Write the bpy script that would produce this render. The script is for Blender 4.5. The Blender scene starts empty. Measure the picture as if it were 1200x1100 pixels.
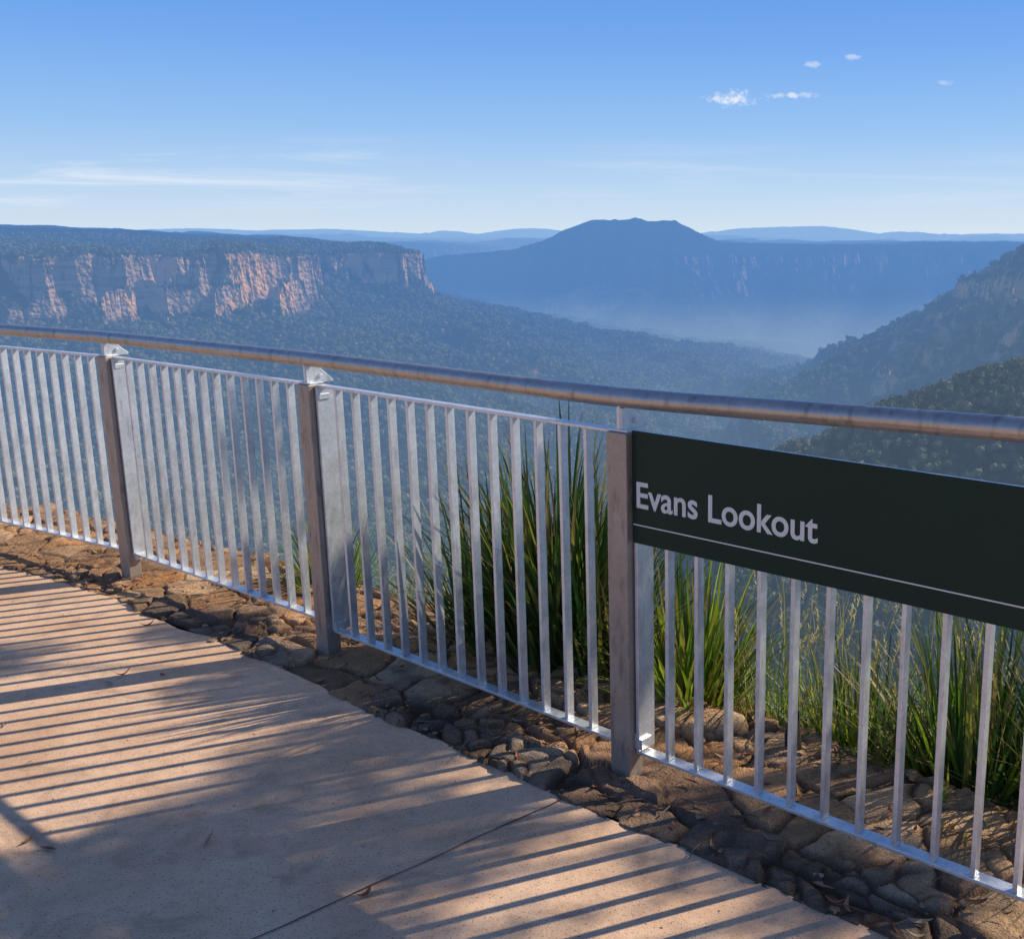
import bpy, bmesh, math, random
import numpy as np
from mathutils import Vector, Matrix
random.seed(7); rng=np.random.default_rng(11)
scene=bpy.context.scene
R=math.radians

# ------------------------------------------------------------------ helpers
def vnoise(x,y,seed=0):
    xi=np.floor(x); yi=np.floor(y); fx=x-xi; fy=y-yi
    fx=fx*fx*(3-2*fx); fy=fy*fy*(3-2*fy)
    def h(a,b):
        return np.mod(np.sin(a*127.1+b*311.7+seed*74.7)*43758.5453,1.0)
    a=h(xi,yi); b=h(xi+1,yi); c=h(xi,yi+1); d=h(xi+1,yi+1)
    return (a*(1-fx)+b*fx)*(1-fy)+(c*(1-fx)+d*fx)*fy
def fbm(x,y,seed=0,oct=4):
    s=0;a=.5;t=0
    for i in range(oct):
        s=s+a*vnoise(x,y,seed+i*13); t+=a; a*=.5; x=x*2.03+17.3; y=y*2.03+5.1
    return s/t*2-1
def mesh_np(name,verts,faces,mat=None,smooth=False,col=None):
    me=bpy.data.meshes.new(name)
    verts=np.asarray(verts,dtype=np.float32); faces=np.asarray(faces,dtype=np.int32)
    k=faces.shape[1]
    me.vertices.add(len(verts)); me.vertices.foreach_set('co',verts.ravel())
    me.loops.add(faces.size); me.loops.foreach_set('vertex_index',faces.ravel())
    me.polygons.add(len(faces)); me.polygons.foreach_set('loop_start',np.arange(0,faces.size,k,dtype=np.int32))
    me.polygons.foreach_set('loop_total',np.full(len(faces),k,dtype=np.int32))
    me.polygons.foreach_set('use_smooth',np.full(len(faces),smooth))
    me.update(calc_edges=True)
    if col is not None:
        at=me.color_attributes.new('Col','FLOAT_COLOR','POINT')
        c=np.ones((len(verts),4),dtype=np.float32); c[:,:3]=col
        at.data.foreach_set('color',c.ravel())
    if mat: me.materials.append(mat)
    ob=bpy.data.objects.new(name,me); scene.collection.objects.link(ob)
    return ob
def grid_faces(nr,nc):
    i=np.arange(nr*nc).reshape(nr,nc)
    return np.stack([i[:-1,:-1],i[:-1,1:],i[1:,1:],i[1:,:-1]],-1).reshape(-1,4)
def empty(name):
    e=bpy.data.objects.new(name,None); scene.collection.objects.link(e); return e

class NB:
    def __init__(s,nt): s.nt=nt
    def n(s,t,**kw):
        nd=s.nt.nodes.new(t)
        for k,v in kw.items(): setattr(nd,k,v)
        return nd
    def l(s,a,b): s.nt.links.new(a,b)
    def setin(s,sock,v):
        if hasattr(v,'is_output') : s.l(v,sock)
        else: sock.default_value=v
    def math(s,op,a,b=0.0,c=None,clamp=False):
        nd=s.n('ShaderNodeMath',operation=op,use_clamp=clamp)
        s.setin(nd.inputs[0],a); s.setin(nd.inputs[1],b)
        if c is not None: s.setin(nd.inputs[2],c)
        return nd.outputs[0]
    def mix(s,f,a,b,bt='MIX'):
        nd=s.n('ShaderNodeMix',data_type='RGBA',blend_type=bt)
        s.setin(nd.inputs[0],f); s.setin(nd.inputs[6],a); s.setin(nd.inputs[7],b)
        return nd.outputs[2]
    def noise(s,vec,scale,detail=4,rough=.55,dist=0):
        nd=s.n('ShaderNodeTexNoise'); nd.inputs['Scale'].default_value=scale
        nd.inputs['Detail'].default_value=detail; nd.inputs['Roughness'].default_value=rough
        nd.inputs['Distortion'].default_value=dist
        if vec is not None: s.l(vec,nd.inputs['Vector'])
        return nd.outputs['Fac']
    def map(s,vec,scale=(1,1,1),loc=(0,0,0),rot=(0,0,0)):
        nd=s.n('ShaderNodeMapping'); s.l(vec,nd.inputs[0]); nd.inputs['Scale'].default_value=scale
        nd.inputs['Location'].default_value=loc; nd.inputs['Rotation'].default_value=rot
        return nd.outputs[0]
    def ramp(s,f,stops,interp='LINEAR'):
        nd=s.n('ShaderNodeValToRGB'); s.l(f,nd.inputs[0]); cr=nd.color_ramp; cr.interpolation=interp
        while len(cr.elements)<len(stops): cr.elements.new(.5)
        for e,(p,c) in zip(cr.elements,stops):
            e.position=p; e.color=(c,c,c,1) if isinstance(c,(int,float)) else (*c,1)
        return nd.outputs[0]
    def sstep(s,v,a,b):
        nd=s.n('ShaderNodeMapRange',interpolation_type='SMOOTHSTEP'); s.setin(nd.inputs[0],v)
        nd.inputs[1].default_value=a; nd.inputs[2].default_value=b
        return nd.outputs[0]
    def bump(s,h,strength=.3,dist=.01,normal=None):
        nd=s.n('ShaderNodeBump'); s.l(h,nd.inputs['Height']); nd.inputs['Strength'].default_value=strength
        nd.inputs['Distance'].default_value=dist
        if normal is not None: s.l(normal,nd.inputs['Normal'])
        return nd.outputs[0]
def newmat(name):
    m=bpy.data.materials.new(name); m.use_nodes=True; nt=m.node_tree; nt.nodes.clear()
    b=NB(nt); out=b.n('ShaderNodeOutputMaterial'); return m,b,out
def principled(b,color,rough=.6,metal=0.0,normal=None,spec=.5):
    p=b.n('ShaderNodeBsdfPrincipled'); b.setin(p.inputs['Base Color'],color)
    b.setin(p.inputs['Roughness'],rough); b.setin(p.inputs['Metallic'],metal)
    p.inputs['Specular IOR Level'].default_value=spec
    if normal is not None: b.l(normal,p.inputs['Normal'])
    return p.outputs[0]
def diffuse(b,color,normal=None):
    p=b.n('ShaderNodeBsdfDiffuse'); b.setin(p.inputs[0],color)
    if normal is not None: b.l(normal,p.inputs['Normal'])
    return p.outputs[0]

# aerial perspective painted into the material: haze-coloured emission mixed in by world position
def paint_haze(b,shader,out):
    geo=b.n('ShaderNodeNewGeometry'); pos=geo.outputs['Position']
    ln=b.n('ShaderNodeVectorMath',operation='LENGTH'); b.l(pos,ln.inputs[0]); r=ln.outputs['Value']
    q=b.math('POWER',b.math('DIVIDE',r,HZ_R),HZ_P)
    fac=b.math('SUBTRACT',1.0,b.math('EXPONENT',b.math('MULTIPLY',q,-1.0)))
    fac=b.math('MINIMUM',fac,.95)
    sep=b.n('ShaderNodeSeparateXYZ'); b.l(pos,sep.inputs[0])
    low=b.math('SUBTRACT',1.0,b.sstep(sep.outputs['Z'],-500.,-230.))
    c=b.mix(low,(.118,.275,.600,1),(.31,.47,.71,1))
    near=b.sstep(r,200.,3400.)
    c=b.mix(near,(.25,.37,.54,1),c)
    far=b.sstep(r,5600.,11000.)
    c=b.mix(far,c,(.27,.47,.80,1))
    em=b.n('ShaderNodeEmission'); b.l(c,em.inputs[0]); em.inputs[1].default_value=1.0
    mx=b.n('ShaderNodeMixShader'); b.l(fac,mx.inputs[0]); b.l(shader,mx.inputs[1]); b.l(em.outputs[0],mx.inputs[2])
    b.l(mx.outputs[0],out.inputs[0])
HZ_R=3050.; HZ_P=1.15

# ------------------------------------------------------------------ camera
F=1250.; TH=math.atan(275/F)
cam=bpy.data.cameras.new('camera'); co=bpy.data.objects.new('camera',cam); scene.collection.objects.link(co)
co.location=(0,0,1.65); co.rotation_euler=(R(90)-TH,0,0)
cam.sensor_width=36; cam.lens=36*F/1200; cam.shift_x=-200/1200.
cam.clip_start=.05; cam.clip_end=60000
scene.camera=co

# ------------------------------------------------------------------ light
SAZ=R(66); SEL=R(36)
sd=Vector((math.sin(SAZ)*math.cos(SEL),math.cos(SAZ)*math.cos(SEL),math.sin(SEL)))
sl=bpy.data.lights.new('sun','SUN'); sl.energy=5.0; sl.angle=R(.5); sl.color=(1,.89,.72)
so=bpy.data.objects.new('sun',sl); scene.collection.objects.link(so)
so.rotation_euler=(-sd).to_track_quat('-Z','Y').to_euler(); so.location=(20,10,30)

w=bpy.data.worlds.new('World'); scene.world=w; w.use_nodes=True; w.node_tree.nodes.clear(); b=NB(w.node_tree)
sky=b.n('ShaderNodeTexSky'); sky.sky_type='NISHITA'; sky.sun_disc=False
sky.sun_elevation=SEL; sky.sun_rotation=SAZ; sky.altitude=900; sky.air_density=1.0; sky.dust_density=.3; sky.ozone_density=1.5
tc=b.n('ShaderNodeTexCoord'); sp=b.n('ShaderNodeSeparateXYZ'); b.l(tc.outputs['Generated'],sp.inputs[0])
ys=b.math('MAXIMUM',sp.outputs['Y'],.05)
az=b.math('DIVIDE',sp.outputs['X'],ys); el=b.math('DIVIDE',sp.outputs['Z'],ys)
cmb=b.n('ShaderNodeCombineXYZ'); b.l(az,cmb.inputs[0]); b.l(el,cmb.inputs[1]); uv=cmb.outputs[0]
K=1/.09
def s3(c): return tuple(x*K for x in c)
zr=b.n('ShaderNodeMapRange'); b.l(sp.outputs['Z'],zr.inputs[0]); zr.inputs[1].default_value=0; zr.inputs[2].default_value=1
g=b.ramp(zr.outputs[0],[(0,s3((.66,.79,.93))),(.035,s3((.52,.70,.93))),(.09,s3((.31,.555,.93))),(.16,s3((.175,.41,.90))),(.25,s3((.095,.285,.82))),(.6,s3((.09,.18,.46))),(1,s3((.07,.14,.34)))])
skb=b.mix(.90,sky.outputs[0],g)
mask=None
fine=b.noise(uv,90.,3,.65)
for (a,e,wd,ht,st) in [(.0441,.1180,.018,.0055,.95),(.100,.1212,.019,.0024,.7),(.115,.1470,.008,.0022,.4),(.151,.1535,.007,.002,.4),(.232,.1320,.007,.002,.3)]:
    dx=b.math('DIVIDE',b.math('SUBTRACT',az,a),wd); dy=b.math('DIVIDE',b.math('SUBTRACT',el,e),ht)
    d=b.math('SQRT',b.math('ADD',b.math('MULTIPLY',dx,dx),b.math('MULTIPLY',dy,dy)))
    d=b.math('ADD',d,b.math('MULTIPLY',b.math('SUBTRACT',fine,.5),4.0))
    m=b.math('MULTIPLY',b.math('SUBTRACT',1.0,b.sstep(d,0.,1.3)),st)
    mask=m if mask is None else b.math('MAXIMUM',mask,m)
wn=b.noise(b.map(uv,(3.6,48,1),(4.7,0,0)),1.0,6,.66,.5)
wm=b.math('MULTIPLY',b.sstep(wn,.44,.74),b.math('MULTIPLY',b.sstep(el,.008,.040),b.math('SUBTRACT',1.0,b.sstep(el,.060,.095))))
wm=b.math('MULTIPLY',wm,b.math('ADD',.22,b.math('MULTIPLY',b.math('SUBTRACT',1.0,b.sstep(az,-.55,-.15)),.55)))
mask=b.math('MAXIMUM',mask,wm)
skc=b.mix(mask,skb,s3((.86,.90,.97))+(1,))
bg=b.n('ShaderNodeBackground'); bg.inputs[1].default_value=.09; b.l(skc,bg.inputs[0])
wo=b.n('ShaderNodeOutputWorld'); b.l(bg.outputs[0],wo.inputs[0])
scene.view_settings.view_transform='Standard'; scene.view_settings.look='None'; scene.view_settings.exposure=0

# ------------------------------------------------------------------ terrain
def sdist(X,Y,pts):
    P=np.array(pts,float); n=len(P); dm=np.full(X.shape,1e18); ins=np.zeros(X.shape,bool)
    for i in range(n):
        a=P[i]; c=P[(i+1)%n]; ex,ey=c-a; wx=X-a[0]; wy=Y-a[1]
        t=np.clip((wx*ex+wy*ey)/(ex*ex+ey*ey),0,1)
        dm=np.minimum(dm,(wx-t*ex)**2+(wy-t*ey)**2)
        c1=(a[1]>Y)!=(c[1]>Y)
        with np.errstate(divide='ignore',invalid='ignore'):
            xx=(c[0]-a[0])*(Y-a[1])/(c[1]-a[1] if c[1]!=a[1] else 1e-9)+a[0]
        ins^=c1&(X<xx)
    return np.where(ins,-1,1)*np.sqrt(dm)
def seg(X,Y,pts):
    best=np.full(X.shape,-1e9)
    for (x0,y0,z0,s0),(x1,y1,z1,s1) in zip(pts[:-1],pts[1:]):
        ex,ey=x1-x0,y1-y0; t=np.clip(((X-x0)*ex+(Y-y0)*ey)/(ex*ex+ey*ey),0,1)
        d=np.hypot(X-x0-t*ex,Y-y0-t*ey)
        best=np.maximum(best,z0+(z1-z0)*t-np.sqrt(d*d+400)*(s0+(s1-s0)*t)+20*s0)
    return best
PL=dict(
 A=dict(p=[(-5000,1300),(-2200,1900),(-1330,1970),(-1200,2030),(-1100,2040),(-1085,2180),(-1240,2430),(-1080,2300),(-985,2150),(-850,2250),(-845,2420),(-980,2760),(-860,2640),(-700,2720),(-690,2880),(-900,3200),(-1300,4200),(-2200,6500),(-9000,8000),(-9000,1300)],
   z=-28,rise=.05,cap=54,H=118,tal=.34,amp=1.,floor=-470,ledge=1.),
 B=dict(p=[(-800,6900),(-560,6200),(-500,5500),(-250,5250),(0,5000),(350,5250),(700,5050),(1000,5300),(1300,5050),(1700,5250),(3500,4800),(9000,5200),(9000,10000),(0,10000)],
   z=-72,rise=.02,cap=20,H=60,tal=.80,amp=2.2,floor=-480,ledge=0.),
 C=dict(p=[(-12000,8200),(-3000,7600),(-1900,8200),(-900,7600),(0,8500),(5000,9500),(15000,9500),(15000,22000),(-15000,22000)],
   z=-45,rise=.01,cap=30,H=120,tal=.5,amp=3.5,floor=-480,ledge=0.),
 C2=dict(p=[(-3500,6200),(-2200,6500),(-1500,6900),(-1250,7700),(-3000,9000),(-9000,9000)],
   z=-58,rise=.01,cap=30,H=110,tal=.5,amp=2.5,floor=-480,ledge=0.),
 D=dict(p=[(560,1850),(600,2300),(900,2900),(2500,3600),(4500,1500),(1500,1250),(820,1450)],
   z=-80,rise=.50,cap=80,H=42,tal=.80,amp=1.2,floor=-470,ledge=.0),
 L=dict(p=[(-47,40),(-200,110),(-1500,-200),(-5000,0),(-5000,-5000),(5000,-5000),(5000,-900),(1500,-500),(200,-110),(48,-36)],
   z=-14,rise=0.,cap=0,H=170,tal=.75,amp=0.,floor=-470,ledge=0.),
)
def height(X,Y):
    r=np.hypot(X,Y)
    n1=fbm(X/430,Y/430,1,4); n2=fbm(X/120,Y/120,2,4); n3=fbm(X/34,Y/34,3,3)
    rid=1-np.abs(fbm(X/260,Y/260,5,4))*2.2
    nb=fbm(X/1500,Y/1500,8,3)
    base=-478+12*n1+8*n2+np.clip(r-9000,0,1e9)*.012
    Z=base.copy()
    but=np.abs(fbm(X/80,Y/80,12,3))*2
    for k,q in PL.items():
        s=sdist(X,Y,q['p']); am=q['amp']
        d=s+am*(46*n1+34*n2+11*n3)+min(am,1)*(56*but-18)
        fl=q['floor']; zc=q['z']-q['H']
        roll=np.clip((r-5000)/4000,0,1)*(44*nb+34*n1)
        ins=q['z']+np.minimum(np.maximum(-d,0)*q['rise'],q['cap'])+(9*n2+20*n1)*min(am,1.)*np.clip(-d/60,.35,1)+roll
        ins=ins-16*min(am,1)*np.exp(-np.maximum(-d,0)/45.)
        H=q['H']
        f0=np.interp(d,[0,9,52],[0,.55,1.]); f1=np.interp(d,[0,7,24,32,46,52],[0,.42,.52,.86,.92,1.])
        lm=np.clip(.5+2.4*n1,0,1)*q['ledge']
        f2=np.interp(d,[0,12,18,52],[0,.88,.93,1.])
        fr=f2*(1-lm)+f1*lm if q['ledge'] else f0
        edge=(9*n2+20*n1)*min(am,1.)*.35
        step=-fr*H-16*min(am,1)+edge*(1-fr)
        dd=np.maximum(d-52,0); span=zc-fl
        tal=fl+span*np.exp(-dd*q['tal']/span)-16*min(am,1)
        mod=np.clip(dd/200,0,1)*np.clip((tal-fl)/120,0,1)*(34*(rid-.4)+14*n2)*min(am+.3,1.8)
        out=np.where(d<52,q['z']+step,tal+mod)+roll*np.exp(-np.maximum(d,0)/400)
        fan=q['z']-H*.40-12-np.maximum(d,0)*.9+60*(but-.6)-60*np.clip(n1+.1,0,1)*2
        if q['ledge']: out=np.maximum(out,np.where(d<200,fan,-999))
        z=np.where(d<=0,ins,out)
        Z=np.maximum(Z,z)
    hx=(X+235)
    prof=np.interp(hx,[-1300,-1000,-800,-640,-480,-361,-215,-150,-30,120,200,301,456,600,900],[-150,-112,-88,-70,-32,38,80,76,90,82,74,26,-36,-60,-76])
    dy=np.abs(Y-5650)/520
    hill=prof-190*np.clip(dy-.35,0,9)**1.3+14*n1+11*n2-26*np.abs(fbm(X/140,Y/500,31,3))
    Z=np.where((Y>4700)&(Y<7500),np.maximum(Z,hill),Z)
    def fh(xc,yc,wx,wy,h,p=2.4): return -130+h*np.exp(-(np.abs((X-xc)/wx)**p+np.abs((Y-yc)/wy)**2))+22*n1+14*nb
    for a in [(1350,13000,1300,900,225,3.),(2300,13500,700,900,150,2.),(-3700,10500,1900,700,186,2.6),(-1750,12500,800,600,195,2.2),(-2700,12500,500,600,175,2.2),(3600,13000,1200,800,140,2.5),(5200,12500,1500,800,160,2.5),(-5200,11500,1500,700,195,2.2)]:
        Z=np.where(Y>8800,np.maximum(Z,fh(*a)),Z)
    sp=seg(X,Y,[(-780,2800,-135,.4),(-500,3080,-215,.36),(-150,3400,-320,.3),(110,3700,-430,.3)])+14*n2+14*n1
    Z=np.maximum(Z,sp)
    for pts in [[(-650,5900,-120,.5),(-780,5200,-260,.45),(-760,4700,-420,.4)],[(-150,5000,-150,.6),(-250,4600,-330,.5),(-300,4300,-450,.4)],[(500,4950,-150,.6),(430,4500,-330,.5),(330,4100,-455,.4)],[(1000,5000,-150,.6),(800,4500,-300,.5),(620,4000,-440,.4)],
                [(-1500,6900,-120,.5),(-1150,6000,-250,.45),(-950,5000,-430,.4)],[(-1250,4600,-200,.5),(-900,4500,-300,.45),(-600,4300,-440,.4)],[(1500,3800,-160,.5),(900,3700,-300,.45),(350,3600,-440,.4)],[(1300,3100,-140,.5),(800,3150,-270,.45),(300,3150,-430,.4)],
                [(-900,2300,-260,.5),(-560,1900,-360,.4),(-350,1500,-450,.4)],[(-700,2650,-250,.45),(-380,2450,-350,.4),(-60,2250,-450,.35)]]:
        Z=np.maximum(Z,seg(X,Y,pts)+26*n2+22*n1)
    e=seg(X,Y,[(1300,1150,60,.8),(520,950,-66,.8),(290,900,-110,.75),(183,905,-142,.7),(105,915,-178,.6),(20,930,-250,.5),(-120,960,-380,.45)])+13*n2+4*n3+3*n1
    Z=np.maximum(Z,e)
    e2=seg(X,Y,[(900,1500,-90,.7),(420,1480,-190,.6),(150,1600,-320,.5)])+9*n2+4*n3
    Z=np.maximum(Z,e2)
    e3=seg(X,Y,[(700,2250,-190,.7),(420,2500,-290,.5),(200,2900,-420,.4)])+16*n2+8*n1
    Z=np.maximum(Z,e3)
    return Z+n3*2.5*np.clip((r-60)/200,0,1)
rs=[14.]
while rs[-1]<19000:
    r=rs[-1]
    rs.append(r*(1.03 if r<450 else 1.012 if r<1700 else 1.0042 if r<3100 else 1.008 if r<4600 else 1.0055 if r<6200 else 1.012))
rs=np.array(rs)
azs=np.concatenate([np.linspace(-180,-44,60)[:-1],np.linspace(-44,30,1100),np.linspace(30,180,64)[1:]])
AZ,RR=np.meshgrid(np.radians(azs),rs)
X=RR*np.sin(AZ); Y=RR*np.cos(AZ); Z=height(X,Y)
V=np.stack([X,Y,Z],-1).reshape(-1,3)

m_ter,b,out=newmat('terrain_material')
geo=b.n('ShaderNodeNewGeometry'); pos=geo.outputs['Position']
sn=b.n('ShaderNodeSeparateXYZ'); b.l(geo.outputs['True Normal'],sn.inputs[0])
jit=b.noise(pos,.02,2)
cl=b.math('SUBTRACT',1.0,b.sstep(b.math('ADD',sn.outputs['Z'],b.math('MULTIPLY',b.math('SUBTRACT',jit,.5),.3)),.36,.58))
strata=b.noise(b.map(pos,(.008,.008,.10)),1.0,4,.65)
streak=b.noise(b.map(pos,(.05,.05,.012)),1.0,4,.7)
rock=b.ramp(strata,[(.28,(.08,.06,.05)),(.42,(.28,.19,.13)),(.54,(.66,.41,.24)),(.64,(.26,.18,.14)),(.74,(.58,.40,.27)),(.86,(.14,.11,.09))])
rock=b.mix(b.math('MULTIPLY',b.sstep(b.noise(pos,.007,2),.45,.57),.75),rock,(1.0,.50,.17,1))
rock=b.mix(b.sstep(streak,.51,.62),rock,(.05,.045,.045,1))
vor=b.n('ShaderNodeTexVoronoi'); vor.inputs['Scale'].default_value=.11; b.l(pos,vor.inputs['Vector'])
fcol=b.ramp(b.noise(pos,.05,3,.7),[(.3,(.020,.030,.016)),(.5,(.060,.072,.036)),(.7,(.12,.12,.06))])
fcol=b.mix(b.sstep(vor.outputs['Distance'],.2,.8),fcol,(.012,.018,.011,1))
colr=b.mix(cl,fcol,rock)
nrm=b.bump(b.math('MULTIPLY',vor.outputs['Distance'],-1.),1.0,6.0)
paint_haze(b,diffuse(b,colr,nrm),out); m_ter.cycles.emission_sampling='NONE'
ter=mesh_np('terrain',V,grid_faces(len(rs),len(azs))[:,::-1],m_ter,False)

# ------------------------------------------------------------------ forest
m_for,b,out=newmat('forest_foliage')
oi=b.n('ShaderNodeObjectInfo')
c=b.ramp(oi.outputs['Random'],[(0,(.032,.045,.024)),(.35,(.080,.095,.044)),(.7,(.135,.142,.066)),(.9,(.19,.18,.095)),(1,(.24,.20,.13))])
paint_haze(b,diffuse(b,c),out); m_for.cycles.emission_sampling='NONE'
fc=bpy.data.collections.new('tree_crown_variants')
for k in range(5):
    bm=bmesh.new(); bmesh.ops.create_icosphere(bm,subdivisions=2,radius=.85)
    for v in bm.verts:
        v.co*=random.uniform(.62,1.22)*(1+.2*math.sin(v.co.x*4+k*2)*math.cos(v.co.y*5+k)); v.co.z=v.co.z*.85
    for q in range(20):
        u=Vector((random.gauss(0,1),random.gauss(0,1),random.gauss(.35,1))).normalized()
        pnt=u*random.uniform(.85,1.15); pnt.z*=.85
        a=Vector((random.gauss(0,1),random.gauss(0,1),random.gauss(0,1))).normalized(); bb=a.cross(u).normalized()
        s1=random.uniform(.12,.24)
        bm.faces.new([bm.verts.new(pnt+a*s1),bm.verts.new(pnt+bb*s1),bm.verts.new(pnt-a*s1),bm.verts.new(pnt-bb*s1)])
    me=bpy.data.meshes.new('tree_crown'); bm.to_mesh(me); bm.free(); me.materials.append(m_for)
    o=bpy.data.objects.new('tree_crown',me); fc.objects.link(o)
def sample(n,r0,r1,s0,s1):
    a=np.radians(rng.uniform(-37,21,n)); r=np.sqrt(rng.uniform(r0*r0,r1*r1,n))
    x=r*np.sin(a); y=r*np.cos(a); z=height(x,y)
    gx=(height(x+6,y)-z)/6; gy=(height(x,y+6)-z)/6
    ok=(np.hypot(gx,gy)<1.05)
    dens=fbm(x/60,y/60,44,3)
    ok&=(rng.uniform(-1.1,.35,n)<dens)
    nr=(gx*np.sin(a)+gy*np.cos(a))
    ok&=(nr>(z-2)/r-.20)
    s=rng.uniform(s0,s1,n)*(1+.25*dens)
    return np.stack([x,y,z+s*.5],-1)[ok],s[ok]
pts=[];ss=[]
for a in [(46000,520,1700,3.0,5.8),(56000,1700,3200,4.0,6.8)]:
    p_,s_=sample(*a); pts.append(p_); ss.append(s_)
pts=np.concatenate(pts); ss=np.concatenate(ss)
me=bpy.data.meshes.new('forest'); me.vertices.add(len(pts)); me.vertices.foreach_set('co',pts.astype(np.float32).ravel())
at=me.attributes.new('sc','FLOAT','POINT'); at.data.foreach_set('value',ss.astype(np.float32))
fo=bpy.data.objects.new('forest',me); scene.collection.objects.link(fo)
ng=bpy.data.node_groups.new('forest_scatter','GeometryNodeTree')
ng.interface.new_socket('Geometry',in_out='INPUT',socket_type='NodeSocketGeometry'); ng.interface.new_socket('Geometry',in_out='OUTPUT',socket_type='NodeSocketGeometry')
gi=ng.nodes.new('NodeGroupInput'); go=ng.nodes.new('NodeGroupOutput'); iop=ng.nodes.new('GeometryNodeInstanceOnPoints')
ci=ng.nodes.new('GeometryNodeCollectionInfo'); ci.inputs[0].default_value=fc; ci.inputs['Separate Children'].default_value=True; ci.inputs['Reset Children'].default_value=True
na=ng.nodes.new('GeometryNodeInputNamedAttribute'); na.data_type='FLOAT'; na.inputs[0].default_value='sc'
rv=ng.nodes.new('FunctionNodeRandomValue'); rv.data_type='FLOAT_VECTOR'; rv.inputs[0].default_value=(0,0,0); rv.inputs[1].default_value=(.3,.3,6.28)
mtp=ng.nodes.new('GeometryNodeMeshToPoints')
L=ng.links.new
L(gi.outputs[0],mtp.inputs[0]); L(mtp.outputs[0],iop.inputs['Points']); L(ci.outputs[0],iop.inputs['Instance']); iop.inputs['Pick Instance'].default_value=True
L(na.outputs[0],iop.inputs['Scale']); L(rv.outputs[0],iop.inputs['Rotation']); L(iop.outputs[0],go.inputs[0])
md=fo.modifiers.new('scatter','NODES'); md.node_group=ng

# ------------------------------------------------------------------ fence line frame
NODES=[(-7.2,6.71),(-5.64,6.39),(-4.137,5.807),(-2.735,5.006),(-1.455,4.052),(-.194,3.043),(1.079,2.048),(2.35,1.05),(3.6,.0)]
NP=[Vector((x,y,0)) for x,y in NODES]
segd=[(NP[i+1]-NP[i]).normalized() for i in range(len(NP)-1)]
segn=[Vector((-d.y,d.x,0)) for d in segd]
ARC=[0.]
for i in range(len(NP)-1): ARC.append(ARC[-1]+(NP[i+1]-NP[i]).length)
vn=[segn[0]]+[(segn[i-1]+segn[i]).normalized() for i in range(1,len(segn))]+[segn[-1]]
arc=np.array(ARC); PX=np.array([p.x for p in NP]); PY=np.array([p.y for p in NP]); VX=np.array([p.x for p in vn]); VY=np.array([p.y for p in vn])
def FS(s,n):
    return np.interp(s,arc,PX)+n*np.interp(s,arc,VX), np.interp(s,arc,PY)+n*np.interp(s,arc,VY)

# ------------------------------------------------------------------ metal
def metal(name,base,rough,dark=.0,sc=1.,met=.75,sp=.25):
    m,b,out=newmat(name)
    tc=b.n('ShaderNodeTexCoord'); p=tc.outputs['Object']
    v=b.n('ShaderNodeTexVoronoi'); v.inputs['Scale'].default_value=90*sc; b.l(p,v.inputs['Vector'])
    n=b.noise(p,9,4,.6); n2=b.noise(b.map(p,(1,1,.25)),30,3)
    vs=b.n('ShaderNodeSeparateColor'); b.l(v.outputs['Color'],vs.inputs[0])
    f=b.math('ADD',b.math('MULTIPLY',vs.outputs[0],sp),b.math('MULTIPLY',n,.8))
    c=b.ramp(f,[(.3,tuple(x*.84 for x in base)),(.6,base),(.85,tuple(min(1,x*1.12) for x in base))])
    c=b.mix(b.math('MULTIPLY',b.sstep(n2,.52,.74),.25+dark),c,tuple(x*.48 for x in base)+(1,))
    r=b.math('ADD',rough-.08,b.math('MULTIPLY',f,.2))
    b.l(principled(b,c,r,met,b.bump(n,.1,.002)),out.inputs[0]); return m
m_galv=metal('galvanised_steel',(.76,.78,.79),.36,.2,met=.55)
m_rail=metal('weathered_galvanised_pipe',(.50,.455,.41),.32,.5)
m_post=metal('weathered_post_steel',(.42,.365,.31),.46,.5,met=.55)

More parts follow.
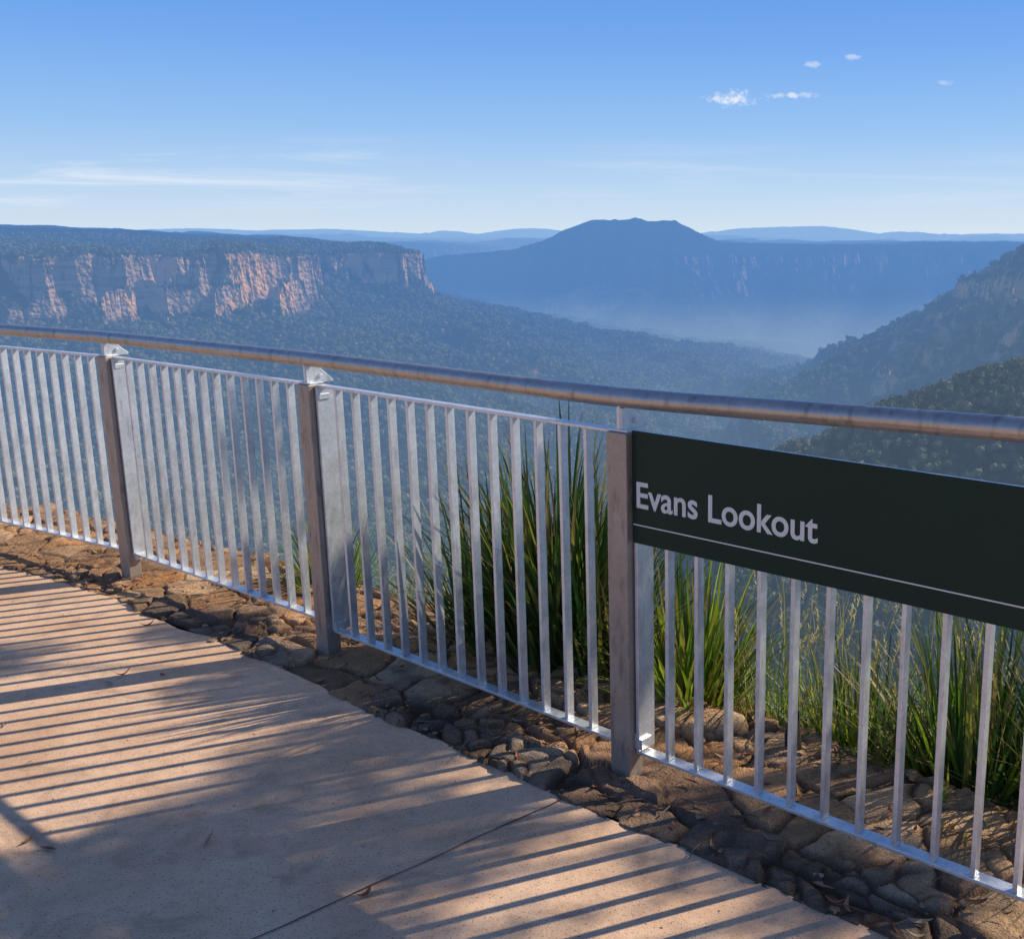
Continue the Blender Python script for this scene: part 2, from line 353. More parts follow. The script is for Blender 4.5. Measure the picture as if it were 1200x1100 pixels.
class MB:
    def __init__(s): s.v=[];s.f=[]
    def box(s,c,ax,ay,az_,sx,sy,sz):
        i=len(s.v)
        for k in (-1,1):
            for j in (-1,1):
                for h in (-1,1):
                    s.v.append(c+ax*(h*sx/2)+ay*(j*sy/2)+az_*(k*sz/2))
        for f in [(0,2,3,1),(4,5,7,6),(0,1,5,4),(2,6,7,3),(0,4,6,2),(1,3,7,5)]: s.f.append([i+q for q in f])
    def prism(s,pts,off):
        i=len(s.v); n=len(pts)
        for p in pts: s.v.append(p-off/2)
        for p in pts: s.v.append(p+off/2)
        s.f.append([i+q for q in range(n)][::-1]); s.f.append([i+n+q for q in range(n)])
        for q in range(n): s.f.append([i+q,i+(q+1)%n,i+n+(q+1)%n,i+n+q])
    def cyl(s,c,ax,r,h,n=12):
        ax=ax.normalized(); a=ax.orthogonal().normalized(); bb=ax.cross(a)
        s.prism([c+a*r*math.cos(6.2832*q/n)+bb*r*math.sin(6.2832*q/n) for q in range(n)],ax*h)
    def tube(s,path,rad,n=10):
        i0=len(s.v); prev=None
        for k,p in enumerate(path):
            d=(path[min(k+1,len(path)-1)]-path[max(k-1,0)]).normalized()
            a=(d.orthogonal() if prev is None else (prev-d*prev.dot(d))).normalized(); prev=a; c=d.cross(a)
            for q in range(n):
                t=6.28318*q/n; s.v.append(p+(a*math.cos(t)+c*math.sin(t))*rad[k])
        for k in range(len(path)-1):
            for q in range(n):
                s.f.append([i0+k*n+q,i0+k*n+(q+1)%n,i0+(k+1)*n+(q+1)%n,i0+(k+1)*n+q])
        s.f.append([i0+q for q in range(n)][::-1]); e=i0+(len(path)-1)*n; s.f.append([e+q for q in range(n)])
    def obj(s,name,mat,parent=None,bevel=0,smooth=False):
        me=bpy.data.meshes.new(name); me.from_pydata([tuple(v) for v in s.v],[],s.f); me.materials.append(mat); me.update()
        bm=bmesh.new(); bm.from_mesh(me); bmesh.ops.recalc_face_normals(bm,faces=bm.faces); bm.to_mesh(me); bm.free()
        if smooth: 
            for p in me.polygons: p.use_smooth=len(p.vertices)<6
        o=bpy.data.objects.new(name,me); scene.collection.objects.link(o)
        if parent: o.parent=parent
        if bevel:
            m=o.modifiers.new('bevel','BEVEL'); m.width=bevel; m.segments=2; m.limit_method='ANGLE'; m.harden_normals=False
        return o
UP=Vector((0,0,1))
fence=empty('metal_railing_fence')
RZ=[1.16,1.17,1.175,1.180,1.187,1.187,1.24,1.25,1.25]
BZ=[.13,.13,.13,.125,.095,.085,.085,.085]
TZ=1.085
for i in range(len(NP)):
    d=segd[min(i,len(segd)-1)] if i in (0,len(NP)-1) else (segd[i-1]+segd[i]).normalized(); n=vn[i]
    mb=MB(); zt=1.09
    W,D=.078,.062; c0=NP[i]+n*(D/2)
    mb.box(c0+UP*(zt/2-.04),d,n,UP,W,D,zt+.08)
    mb.obj('post_%d'%(i+1),m_post,fence,.003)
    mb=MB()
    rz=RZ[i]
    q0=NP[i]+d*.0
    mb.prism([q0+n*.012+UP*(zt+.0005),q0+n*.135+UP*(zt+.0005),q0+n*.135+UP*(zt+.010),q0+n*.05+UP*(rz-.012),q0+n*.012+UP*(rz-.022)],d*.010)
    mb.box(NP[i]+n*.03+UP*((zt+rz)/2-.012),d,n,UP,.020,.03,rz-zt-.03)
    mb.box(NP[i]+n*.04+UP*(zt+.004),d,n,UP,.07,.06,.007)
    for sgn in (-1,1):
        mb.cyl(NP[i]+n*.075+d*(sgn*.010)+UP*(zt+.028),d,.009,.012,6)
    mb.obj('rail_bracket_%d'%(i+1),m_galv,fence,.0012)
    mb=MB()
    for zz in (zt-.05,.14): mb.cyl(NP[i]+n*.036+d*(W/2+.006)+UP*zz,d,.011,.012,6)
    mb.box(NP[i]+n*.052+d*(W/2+.012)+UP*(zt-.045),d,n,UP,.024,.045,.022)
    mb.box(NP[i]+n*.052+d*(W/2+.012)+UP*.115,d,n,UP,.03,.05,.034)
    mb.obj('panel_lugs_%d'%(i+1),m_galv,fence,.0015)
mb=MB(); path=[]
for i in range(len(NP)-1):
    for t in np.linspace(0,1,9)[:-1]:
        path.append(NP[i].lerp(NP[i+1],float(t))+vn[i].lerp(vn[i+1],float(t))*.03+UP*(RZ[i]*(1-t)+RZ[i+1]*t))
sm=[path[0]]+[(path[k-1]+path[k]*2+path[k+1])/4 for k in range(1,len(path)-1)]+[path[-1]]
mb.tube(sm,[.029]*len(sm),28); mb.obj('handrail',m_rail,fence,0,True)
for i in range(len(segd)):
    d=segd[i]; n=segn[i]; Lg=(NP[i+1]-NP[i]).length
    a=NP[i]+n*.05; bz=BZ[i]; mb=MB()
    s0=.043; s1=Lg-.043
    mb.box(a+d*((s0+s1)/2)+UP*(TZ),d,n,UP,s1-s0,.036,.010)
    mb.box(a+d*((s0+s1)/2)+UP*(bz),d,n,UP,s1-s0,.042,.010)
    N=15
    for k in range(N):
        s=s0+.008+(s1-s0-.016)*k/(N-1)
        wd=.013 if 0<k<N-1 else .012; dp=.031 if k<N-1 else .04
        if k==0: dp=.075
        mb.box(a+d*s+n*(.012 if k==0 else 0)+UP*((bz+TZ)/2),d,n,UP,wd,dp,TZ-bz-.0104)
    mb.obj('baluster_panel_%d'%(i+1),m_galv,fence,.0015)
# ------------------------------------------------------------------ sign
sign=empty('lookout_sign')
m_sign,b,out=newmat('sign_dark_green_paint')
tc=b.n('ShaderNodeTexCoord'); n=b.noise(tc.outputs['Object'],9,5); n2=b.noise(tc.outputs['Object'],160,3)
b.l(principled(b,b.mix(n,(.009,.028,.019,1),(.013,.036,.025,1)),b.math('ADD',.34,b.math('MULTIPLY',n,.2)),0,b.bump(n2,.06,.001),.22),out.inputs[0])
m_txt,b,out=newmat('sign_lettering'); 
tc=b.n('ShaderNodeTexCoord'); n=b.noise(tc.outputs['Object'],60,4)
b.l(principled(b,b.mix(n,(.66,.68,.62,1),(.78,.80,.73,1)),.5),out.inputs[0])
i=5; d=segd[i]; n=segn[i]; o0=NP[i]+n*.024
k0,k1=.043,1.57; z0,z1=.762,1.098
mb=MB(); mb.box(o0+d*((k0+k1)/2)+UP*((z0+z1)/2),d,n,UP,k1-k0,.005,z1-z0); mb.obj('panel',m_sign,sign,.0012)
mb=MB(); mb.box(o0-n*.0032+d*((k0+.004+k1-.01)/2)+UP*.819,d,n,UP,k1-k0-.014,.0012,.0035); mb.obj('rule_line',m_txt,sign)
tcv=bpy.data.curves.new('lettering','FONT'); tcv.body='Evans Lookout'; tcv.size=.1; tcv.extrude=.0006; tcv.offset=.0016
to=bpy.data.objects.new('lettering',tcv); scene.collection.objects.link(to); bpy.context.view_layer.update()
dg=bpy.context.evaluated_depsgraph_get(); me=bpy.data.meshes.new_from_object(to.evaluated_get(dg)); bpy.data.objects.remove(to)
xs=[v.co.x for v in me.vertices]; x0,x1=min(xs),max(xs)
ysE=[v.co.y for v in me.vertices if v.co.x<x0+.04]; hE=max(ysE)-min(ysE)
sx=.612/(x1-x0); sy=.078/hE
bp=o0-n*.0036+d*(.060)+UP*.873
for v in me.vertices:
    q=v.co; v.co=bp+d*((q.x-x0)*sx)+UP*(q.y*sy)-n*q.z
me.update(); me.materials.clear(); me.materials.append(m_txt)
lo=bpy.data.objects.new('lettering',me); scene.collection.objects.link(lo); lo.parent=sign

# ------------------------------------------------------------------ path
def edge_n(s): return -.20+.035*fbm(s*1.3,s*0+3.3,9,3)+.018*fbm(s*9,s*0+1.3,19,3)
m_path,b,out=newmat('path_concrete')
geo=b.n('ShaderNodeNewGeometry'); p=geo.outputs['Position']
n1=b.noise(p,1.7,4,.6,.4); n2=b.noise(p,22,5,.7); n3=b.noise(p,260,2,.6); n4=b.noise(b.map(p,(1,1,1),(7,3,0)),5,4,.65,.6)
c=b.ramp(n1,[(.3,(.64,.39,.235)),(.5,(.78,.51,.325)),(.7,(.86,.59,.395))])
c=b.mix(b.math('MULTIPLY',b.sstep(n2,.4,.75),.4),c,(.46,.29,.19,1))
c=b.mix(b.math('MULTIPLY',b.sstep(n4,.50,.70),.6),c,(.40,.26,.175,1))
c=b.mix(b.math('MULTIPLY',b.sstep(n3,.56,.70),.4),c,(.84,.65,.50,1))
c=b.mix(b.math('MULTIPLY',b.sstep(b.noise(p,150,1),.63,.70),.75),c,(.16,.10,.07,1))
h=b.math('ADD',b.math('MULTIPLY',n3,.5),b.math('MULTIPLY',n2,1.0))
b.l(diffuse(b,c,b.bump(h,.6,.006)),out.inputs[0])
S=np.linspace(.2,ARC[-1]-.2,900); ex,ey=FS(S,edge_n(S))
bm=bmesh.new(); vs=[bm.verts.new((x,y,0)) for x,y in zip(ex,ey)]+[bm.verts.new(q) for q in ((6,-10,0),(-14,-10,0),(-14,6.8,0))]
f=bm.faces.new(vs[::-1]); bmesh.ops.triangulate(bm,faces=[f]); 
for q in range(899):
    a,c2=vs[q],vs[q+1]
    a2=bm.verts.new(a.co-UP*.06); c3=bm.verts.new(c2.co-UP*.06); bm.faces.new([a,c2,c3,a2])
bmesh.ops.recalc_face_normals(bm,faces=bm.faces)
me=bpy.data.meshes.new('path'); bm.to_mesh(me); bm.free(); me.materials.append(m_path)
if me.polygons[0].normal.z<0: me.flip_normals()
po=bpy.data.objects.new('path',me); scene.collection.objects.link(po)
m_j,b,out=newmat('joint_dark'); b.l(diffuse(b,(.09,.062,.045,1)),out.inputs[0])
mb=MB(); a=Vector((-.36,2.905,.0035)); c=Vector((-1.05,2.235,.0035)); dj=(c-a).normalized(); pj=Vector((-dj.y,dj.x,0))
N=120; L1=[];L2=[]
for k in range(N+1):
    q=a+dj*(5*k/N); wv=.0016+.0010*random.random(); wo_=.002*math.sin(k*.7)+.0012*random.uniform(-1,1)
    L1.append(q+pj*(wo_+wv)); L2.append(q+pj*(wo_-wv))
for k in range(N):
    i0=len(mb.v); mb.v+= [L1[k],L1[k+1],L2[k+1],L2[k]]; mb.f.append([i0,i0+1,i0+2,i0+3])
mb.obj('path_joint',m_j,po)

# ------------------------------------------------------------------ stone ledge
def worley(x,y,seed):
    xi=np.floor(x); yi=np.floor(y); f1=np.full(x.shape,9.); f2=np.full(x.shape,9.); idd=np.zeros(x.shape)
    for a in (-1,0,1):
        for c in (-1,0,1):
            cx=xi+a; cy=yi+c
            h1=np.mod(np.sin(cx*12.9898+cy*78.233+seed)*43758.5453,1); h2=np.mod(np.sin(cx*39.346+cy*11.135+seed)*24634.634,1)
            dd=np.abs(x-cx-h1)*.55+np.abs(y-cy-h2)*.3+np.hypot(x-cx-h1,y-cy-h2)*.45
            new=dd<f1; f2=np.where(new,f1,np.minimum(f2,dd)); idd=np.where(new,np.mod(h1*91.7+h2*37.1,1),idd); f1=np.where(new,dd,f1)
    return f1,f2,idd
S=np.linspace(.05,ARC[-1]-.05,1800)
Nn=np.concatenate([np.linspace(-.33,.85,150),np.linspace(.87,1.6,24),np.linspace(1.7,14,26)])
SS,NN=np.meshgrid(S,Nn)
GX,GY=FS(SS,NN)
wx=SS+.09*fbm(GX*4,GY*4,3,3); wy=NN+.09*fbm(GX*4,GY*4,33,3)
f1,f2,idd=worley(wx/.27,wy/.19,1.7)
g1,g2,id3=worley(wx/.10+3,wy/.08+5,4.1)
def sm(v): return v*v*(3-2*v)
gap=sm(np.clip((f2-f1)/.13,0,1)); gp2=sm(np.clip((g2-g1)/.25,0,1)); id2=np.mod(idd*7.77,1)
brk=np.clip(fbm(GX*2.1,GY*2.1,21,3)*3,0,1)
fil=np.clip(fbm(GX*1.6,GY*1.6,25,3)*2.2+.1,0,1)   # joints filled with grit
zs=-.012+gap*(.020+.026*(idd-.5))*(1-.5*fil)+brk*gp2*gap*.022*(id3)+.010*fbm(GX*7,GY*7,5,3)
le=.58+.10*fbm(SS*1.1,SS*0,51,3)+.03*fbm(SS*6,SS*0,52,3)
over=np.clip(NN-le,0,99)
drop=-np.clip(over/.05,0,1)*.07 - np.clip(over,0,.45)*.28 - np.clip(over-.45,0,1.0)*1.1 - np.clip(over-1.45,0,99)*2.3
soil=.03*fbm(GX*5,GY*5,61,3)+.008*fbm(GX*16,GY*16,62,2)
t=np.clip(over/.06,0,1)
GZ=zs*(1-t)+soil*t+drop
GZ=np.where(NN<edge_n(SS)-.01,-.03,GZ)
hole=np.clip(fbm(SS*1.7,NN*6,71,4)*1.6-.25,0,1)
pal=np.array([(.56,.31,.155),(.68,.43,.24),(.44,.26,.145),(.34,.21,.135),(.74,.50,.30),(.62,.31,.135)])
ci_=(id2*5.99).astype(int); col=pal[ci_]*(0.85+.35*idd[...,None])
ci3=(np.mod(id3*5.3,1)*5.99).astype(int); bk=brk[...,None]*.55; col=col*(1-bk)+pal[ci3]*bk
dirt=np.array((.12,.080,.050)); mort=np.array((.15,.10,.065)); grit=np.array((.30,.19,.115))
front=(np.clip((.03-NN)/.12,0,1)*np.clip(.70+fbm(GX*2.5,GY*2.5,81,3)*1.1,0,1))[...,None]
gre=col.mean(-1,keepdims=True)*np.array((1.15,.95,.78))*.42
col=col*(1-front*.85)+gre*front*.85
gg=np.minimum(gap,1-brk*(1-gp2)*.8)
g3=gg[...,None]; mo=mort*(1-fil[...,None])+grit*fil[...,None]
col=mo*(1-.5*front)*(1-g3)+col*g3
hl=hole[...,None]*.6; col=col*(1-hl)+dirt*hl
soilc=np.array((.20,.115,.065))*(1+.6*fbm(GX*9,GY*9,91,3)[...,None]); tt=t[...,None]
col=col*(1-tt)+soilc*tt
m_st,b,out=newmat('sandstone_paving')
va=b.n('ShaderNodeVertexColor'); va.layer_name='Col'; geo=b.n('ShaderNodeNewGeometry'); p=geo.outputs['Position']
n1=b.noise(p,28,5,.7); n2=b.noise(p,130,3,.7); n3=b.noise(p,7,4)
c=b.mix(b.math('MULTIPLY',b.sstep(n1,.45,.7),.55),va.outputs[0],b.mix(1.0,va.outputs[0],(1.5,1.45,1.4,1),'MULTIPLY'))
c=b.mix(b.math('MULTIPLY',b.sstep(n2,.53,.66),.55),c,(.07,.05,.038,1))
c=b.mix(b.math('MULTIPLY',b.sstep(n3,.52,.66),.45),c,(.13,.095,.07,1))
b.l(diffuse(b,c,b.bump(b.math('ADD',n1,b.math('MULTIPLY',n2,.6)),1.0,.018)),out.inputs[0])
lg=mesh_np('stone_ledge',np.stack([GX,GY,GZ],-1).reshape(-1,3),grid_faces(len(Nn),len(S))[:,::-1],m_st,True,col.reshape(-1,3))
def zloc(s,n):
    ov=max(0,n-.58)
    return -(min(ov/.05,1)*.07+min(ov,.45)*.28+min(max(ov-.45,0),1)*1.1+max(ov-1.45,0)*2.3)

# ------------------------------------------------------------------ loose stones, leaves, litter
mb=MB()
def rock(c,r):
    bm=bmesh.new(); bmesh.ops.create_icosphere(bm,subdivisions=2,radius=1)
    sc=Vector((random.uniform(.7,1.3),random.uniform(.6,1.1),random.uniform(.3,.5)))
    ph=random.uniform(0,9); rot=Matrix.Rotation(random.uniform(0,6.28),3,'Z')
    i0=len(mb.v)
    for v in bm.verts:
        k=1+.22*math.sin(v.co.x*3+ph)*math.cos(v.co.y*4-ph)+random.uniform(-.1,.1)
        q=Vector((v.co.x*sc.x,v.co.y*sc.y,v.co.z*sc.z))*k
        q.z=min(q.z,sc.z*.6); mb.v.append(c+rot@q*r)
    for f in bm.faces: mb.f.append([i0+v.index for v in f.verts])
    bm.free()
for k in range(520):
    s=random.uniform(2,11); n=random.choice([random.uniform(-.2,.0),random.uniform(-.1,1.1),random.uniform(.5,.75)])
    x,y=FS(np.array([s]),np.array([n])); r=random.choice([.003,.004,.006,.010,.016]) if n<.45 else random.choice([.010,.015,.03,.05,.08])
    rock(Vector((float(x[0]),float(y[0]),zloc(s,n)+.004)),r)
for k in range(260):
    x=random.uniform(-4,1); y=random.uniform(2,5)
    nn=.616*x+.788*y
    if nn<2.0: rock(Vector((x,y,.001)),random.uniform(.0015,.0035))
m_rk,b,out=newmat('sandstone_rubble'); geo=b.n('ShaderNodeNewGeometry')
n1=b.noise(geo.outputs['Position'],25,5,.7)
b.l(diffuse(b,b.ramp(n1,[(.3,(.18,.11,.07)),(.55,(.42,.26,.16)),(.75,(.54,.38,.25))]),b.bump(n1,.6,.01)),out.inputs[0])
mb.obj('sandstone_rubble',m_rk)
def leaf_mesh(V,Fc,C,c,L_,W_,yaw,tilt,curl,colr):
    i0=len(V); nseg=6
    ca,sa=math.cos(yaw),math.sin(yaw)
    for k in range(nseg+1):
        t=k/nseg; wv=W_*math.sin(math.pi*min(1,t*.92+.06))**.8; x=(t-.5)*L_; z=curl*L_*((t-.5)**2)*1.6+.002
        yb=.12*L_*math.sin(t*3.1)
        for sg in (-1,0,1):
            yy=yb+sg*wv/2; zz=z+(abs(sg)*wv*.35 if sg else 0)+tilt*yy
            V.append((c[0]+ca*x-sa*yy,c[1]+sa*x+ca*yy,c[2]+zz)); C.append(colr)
    for k in range(nseg):
        for q in (0,1):
            a=i0+k*3+q; Fc.append((a,a+1,a+4,a+3))
def attrmat(name,rough=.6,trans=.0,gain=1.):
    m,b,out=newmat(name); va=b.n('ShaderNodeVertexColor'); va.layer_name='Col'
    c=va.outputs[0]
    pr=principled(b,c,rough,0,None,.35)
    if trans:
        tr=b.n('ShaderNodeBsdfTranslucent'); b.l(b.mix(1.0,c,(1.6,1.7,.8,1),'MULTIPLY'),tr.inputs[0])
        mx=b.n('ShaderNodeMixShader'); mx.inputs[0].default_value=trans; b.l(pr,mx.inputs[1]); b.l(tr.outputs[0],mx.inputs[2]); pr=mx.outputs[0]
    b.l(pr,out.inputs[0]); return m
V=[];Fc=[];C=[]
for k in range(620):
    if k<26:
        x=random.uniform(-3.5,.6); y=random.uniform(2,4.8)
        if .616*x+.788*y>2.02: continue
        z=.001
    else:
        s=random.uniform(2,11); n=random.choice([random.uniform(-.18,.1),random.uniform(.1,1.1),random.uniform(.1,1.1)])
        a,c_=FS(np.array([s]),np.array([n])); x,y=float(a[0]),float(c_[0]); z=zloc(s,n)+.012
    cl_=random.choice([(.40,.13,.07),(.26,.11,.06),(.34,.20,.12),(.16,.08,.05),(.42,.30,.19)])
    leaf_mesh(V,Fc,C,(x,y,z),random.uniform(.025,.07),random.uniform(.007,.016),random.uniform(0,6.28),random.uniform(-.3,.3),random.uniform(.1,.9),cl_)
mesh_np('fallen_leaves',V,Fc,attrmat('dry_leaf',.6,.15),True,np.array(C))
mb=MB()
for k in range(190):
    s=random.uniform(3,11); n=random.choice([random.uniform(-.18,.1),random.uniform(.3,1.0)])
    a,c_=FS(np.array([s]),np.array([n])); x,y=float(a[0]),float(c_[0]); z=zloc(s,n)+.014
    yaw=random.uniform(0,6.28); L_=random.uniform(.02,.13); p0=Vector((x,y,z)); dr=Vector((math.cos(yaw),math.sin(yaw),0)); r=random.uniform(.0012,.003)
    mb.tube([p0,p0+dr*L_*.5+Vector((random.uniform(-.008,.008),random.uniform(-.008,.008),.004)),p0+dr*L_],[r,r*.9,r*.5],5)
m_bark,b,out=newmat('bark'); geo=b.n('ShaderNodeNewGeometry'); n=b.noise(b.map(geo.outputs['Position'],(1,1,.2)),40,4)
b.l(principled(b,b.mix(n,(.07,.05,.04,1),(.24,.18,.13,1)),.9,0,b.bump(n,.5,.005)),out.inputs[0])
mb.obj('fallen_twigs',m_bark)

# ------------------------------------------------------------------ plants
m_blade=attrmat('strap_leaf',.42,.38); m_grass=attrmat('grass_blade',.6,.4)
def blade(V,Fc,C,base,yaw,lean,L_,W_,droop,colr,tip,nseg=9,fold=.3):
    dx,dy=math.cos(yaw),math.sin(yaw); px,py=-dy,dx
    pos=Vector(base); ang=lean; st=L_/nseg
    i0=len(V)
    for k in range(nseg+1):
        t=k/nseg; wv=W_*(1-t**2.2)*.5*(min(1,.6+t*2))+.0004
        cc=[colr[j]*(1-t)+tip[j]*t for j in range(3)]
        for sg in (-1,0,1):
            up=fold*wv if sg else 0
            V.append((pos.x+px*sg*wv-dx*up*math.cos(ang),pos.y+py*sg*wv-dy*up*math.cos(ang),pos.z+up*math.sin(ang))); C.append(cc)
        pos=pos+Vector((dx*math.sin(ang),dy*math.sin(ang),math.cos(ang)))*st
        ang+=droop*(t**1.3)/nseg*2
    for k in range(nseg):
        for q in (0,1):
            a=i0+k*3+q; Fc.append((a,a+1,a+4,a+3))
def clump(name,x,y,z,N,Lr,W_,spread,pal,radius=.08,deadf=.12,droop=(0.2,1.3)):
    V=[];Fc=[];C=[]
    for k in range(N):
        yaw=random.uniform(0,6.28); rr=radius*math.sqrt(random.random()); u=random.random()
        lean=spread*u**1.1; c=random.choice(pal); g=random.uniform(.6,1.25); c=tuple(q*g for q in c)
        tip=tuple(q*1.15 for q in c)
        if random.random()<deadf: c=(.22,.15,.07); tip=(.34,.25,.13)
        elif random.random()<.3: tip=(.25,.21,.07)
        L_=random.uniform(*Lr)*(1-.18*u)
        blade(V,Fc,C,(x+rr*math.cos(yaw+random.uniform(-1,1)),y+rr*math.sin(yaw),z),yaw,lean,L_,W_*random.uniform(.6,1.2),random.uniform(*droop)*(.3+u),c,tip)
    return mesh_np(name,V,Fc,m_blade,True,np.array(C))
dk=[(.045,.095,.026),(.065,.13,.034),(.035,.075,.024),(.09,.15,.036)]
br=[(.18,.28,.035),(.25,.32,.04),(.12,.22,.03),(.30,.30,.06)]
clump('strap_leaf_plant',-.50,4.05,-.20,440,(.75,1.28),.024,.52,dk,.13)
clump('strap_leaf_plant',-.80,4.24,-.22,280,(.55,1.05),.022,.72,dk,.12)
clump('strap_leaf_plant',-.30,3.96,-.18,240,(.55,1.08),.021,.6,dk,.10)
clump('strap_leaf_plant',.02,3.75,-.20,300,(.45,.80),.019,.8,br+dk[:1],.12,.06)
clump('strap_leaf_plant',.98,3.22,-.26,380,(.45,.86),.018,1.0,dk+br,.16)
clump('strap_leaf_plant',1.35,3.0,-.26,340,(.45,.9),.018,1.0,dk,.16)
clump('strap_leaf_plant',.62,3.45,-.26,190,(.35,.62),.015,1.0,dk+br,.12)
clump('strap_leaf_plant',-1.72,4.98,-.20,190,(.35,.66),.014,.7,br+dk,.10)
clump('strap_leaf_plant',1.9,2.6,-.26,260,(.45,.85),.017,1.0,dk,.16)
V=[];Fc=[];C=[]
for k in range(3400):
    s=random.uniform(5.5,11.2); n=random.uniform(.70,1.35)
    if s<7.6 and random.random()<.75: continue
    a,c_=FS(np.array([s]),np.array([n])); x,y=float(a[0]),float(c_[0])
    if fbm(np.array([x*2.2]),np.array([y*2.2]),7,2)[0]<-.25: continue
    g=random.choice([(.19,.28,.05),(.28,.33,.07),(.12,.20,.035),(.32,.30,.10),(.38,.32,.16)])
    blade(V,Fc,C,(x,y,zloc(s,n)-.02),random.uniform(0,6.28),random.uniform(.05,.5),random.uniform(.12,.42),.005,random.uniform(.3,1.6),g,tuple(q*1.3 for q in g),6)
for k in range(190):
    s=random.uniform(7.9,10.6); n=random.uniform(.75,1.2)
    a,c_=FS(np.array([s]),np.array([n])); x,y=float(a[0]),float(c_[0]); yaw=random.uniform(0,6.28); L_=random.uniform(.38,.72); lean=random.uniform(.02,.3); z=zloc(s,n)
    g=(.34,.28,.16)
    blade(V,Fc,C,(x,y,z),yaw,lean,L_,.003,.5,(.2,.2,.08),g,7)
    for q in range(16):
        t=.75+.25*q/16; px=x+math.cos(yaw)*math.sin(lean+.2)*L_*t; py=y+math.sin(yaw)*math.sin(lean+.2)*L_*t; pz=z+math.cos(lean+.2)*L_*t
        blade(V,Fc,C,(px,py,pz),random.uniform(0,6.28),random.uniform(.2,.9),random.uniform(.012,.03),.005,.6,(.42,.34,.21),(.55,.46,.30),2)
mesh_np('grass',V,Fc,m_grass,True,np.array(C))
# low shrubs on the drop behind
m_sh=attrmat('shrub_leaf',.5,.25)
for (x,y,z,r) in [(1.02,3.85,-.55,.40),(1.75,3.35,-.55,.42),(.42,3.98,-.50,.27),(2.4,2.9,-.55,.42)]:
    V=[];Fc=[];C=[]
    for q in range(1900):
        u=Vector((random.gauss(0,1),random.gauss(0,1),random.gauss(.2,1))).normalized()
        lump=.8+.3*math.sin(u.x*5+x*7)*math.cos(u.y*4+r*9)+.15*math.sin(u.z*8)
        p_=Vector((x,y,z))+u*r*lump*random.random()**.35; a=(u+Vector((random.gauss(0,.6),random.gauss(0,.6),random.gauss(0,.6)))).normalized(); s_=a.cross(Vector((random.gauss(0,1),random.gauss(0,1),random.gauss(0,1)))).normalized()
        L_=random.uniform(.025,.05); w_=L_*.28; i0=len(V)
        for vv in (p_,p_+a*L_*.45+s_*w_,p_+a*L_,p_+a*L_*.45-s_*w_): V.append(tuple(vv))
        g=random.uniform(.6,1.4); C+= [(.045*g,.075*g,.028*g)]*4; Fc.append((i0,i0+1,i0+2,i0+3))
    ob=mesh_np('shrub',V,Fc,m_sh,False,np.array(C))
    mb2=MB()
    for q in range(9):
        u=Vector((random.gauss(0,.7),random.gauss(0,.7),1)).normalized(); b0=Vector((x,y,z-r*1.1)); mb2.tube([b0,b0+u*r*.8,b0+u*r*1.6],[.008,.005,.002],5)
    mb2.obj('stems',m_bark,ob)
mb=MB(); q=Vector((.36,3.18,-.2)); mb.tube([q,q+Vector((.004,0,.15)),q+Vector((-.004,.006,.27)),q+Vector((.004,0,.36))],[.034,.03,.027,.012],9)
m_stump,b,out=newmat('charred_wood'); geo=b.n('ShaderNodeNewGeometry'); n=b.noise(b.map(geo.outputs['Position'],(1,1,.2)),60,4)
b.l(principled(b,b.mix(n,(.012,.010,.009,1),(.06,.045,.035,1)),.9,0,b.bump(n,.6,.01)),out.inputs[0]); mb.obj('tree_stump',m_stump)

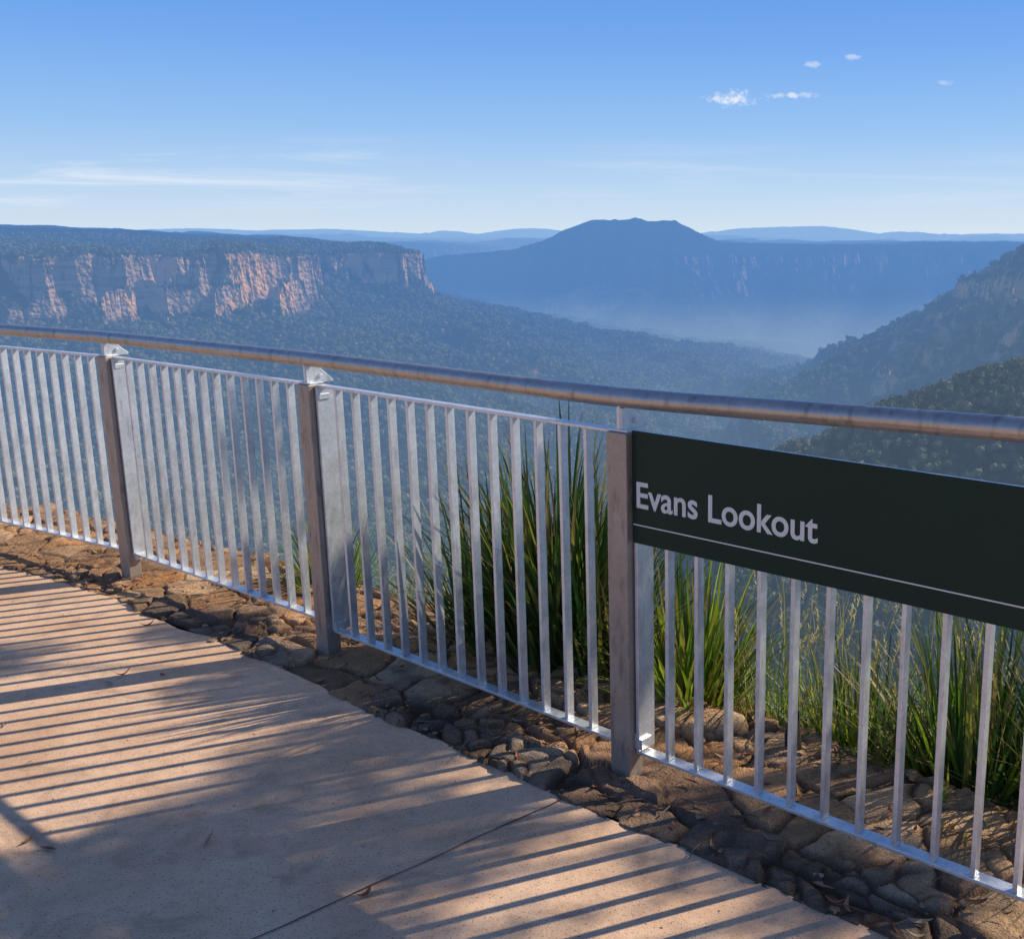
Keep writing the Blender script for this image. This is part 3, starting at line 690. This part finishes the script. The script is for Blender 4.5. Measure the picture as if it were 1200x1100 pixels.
# ------------------------------------------------------------------ eucalyptus tree outside the frame, its crown shades the path
sh=Vector((math.sin(SAZ),math.cos(SAZ),0)); te=math.tan(SEL)
tree=empty('eucalyptus_tree')
targets=[(-1.10,3.22,.24,6.2),(-1.22,2.88,.27,6.9),(-1.55,2.32,.34,6.4),(-1.15,2.25,.30,7.1),(-.72,2.66,.20,6.6),(.15,2.66,.20,6.1),(.45,2.44,.20,6.8),(-1.62,3.80,.20,6.6),(-2.05,2.20,.35,7.4),(-2.9,3.9,.20,7.2),(-.9,1.9,.4,7.5),(-2.1,4.3,.14,6.3),(-.85,3.35,.16,7.0),(-1.5,2.6,.22,6.7)]
cent=[]
for (x,y,r,Ls) in targets: cent.append((Vector((x,y,0))+sh*Ls+UP*(Ls*te),r))
base=Vector((8.2,4.6,-6.5)); 
mb=MB(); fork=Vector((6.2,5.2,2.4))
mb.tube([base,base.lerp(fork,.4)+Vector((.25,0,0)),base.lerp(fork,.75)+Vector((.1,.1,0)),fork],[.26,.21,.16,.11],12)
V=[];Fc=[];C=[]
for c,r in cent:
    m1=fork.lerp(c,.5)+Vector((random.uniform(-.2,.2),random.uniform(-.2,.2),.15)); mb.tube([fork,m1,c-UP*r*.2],[.05,.028,.010],7)
    for q in range(5):
        e_=c+Vector((random.gauss(0,1),random.gauss(0,1),random.gauss(0,1))).normalized()*r*.8
        mb.tube([c-UP*r*.2,(c+e_)/2,e_],[.009,.006,.003],5)
    N=int(2400*r)
    for q in range(N):
        u=Vector((random.gauss(0,1),random.gauss(0,1),random.gauss(0,1))).normalized()*r*1.15*random.random()**.45
        p_=c+u; a=Vector((random.gauss(0,.6),random.gauss(0,.6),random.uniform(-1,-.2))).normalized(); s_=a.cross(Vector((random.gauss(0,1),random.gauss(0,1),random.gauss(0,1)))).normalized()
        L_=random.uniform(.07,.13); w_=random.uniform(.010,.017); i0=len(V)
        for vv in (p_,p_+a*L_*.4+s_*w_,p_+a*L_,p_+a*L_*.4-s_*w_): V.append(tuple(vv))
        g=random.uniform(.7,1.3); C+= [(.06*g,.085*g,.04*g)]*4; Fc.append((i0,i0+1,i0+2,i0+3))
mb.obj('trunk_and_limbs',m_bark,tree,0,True)
lv=mesh_np('crown',V,Fc,attrmat('eucalyptus_leaf',.5,.0),False,np.array(C)); lv.parent=tree
print('done')
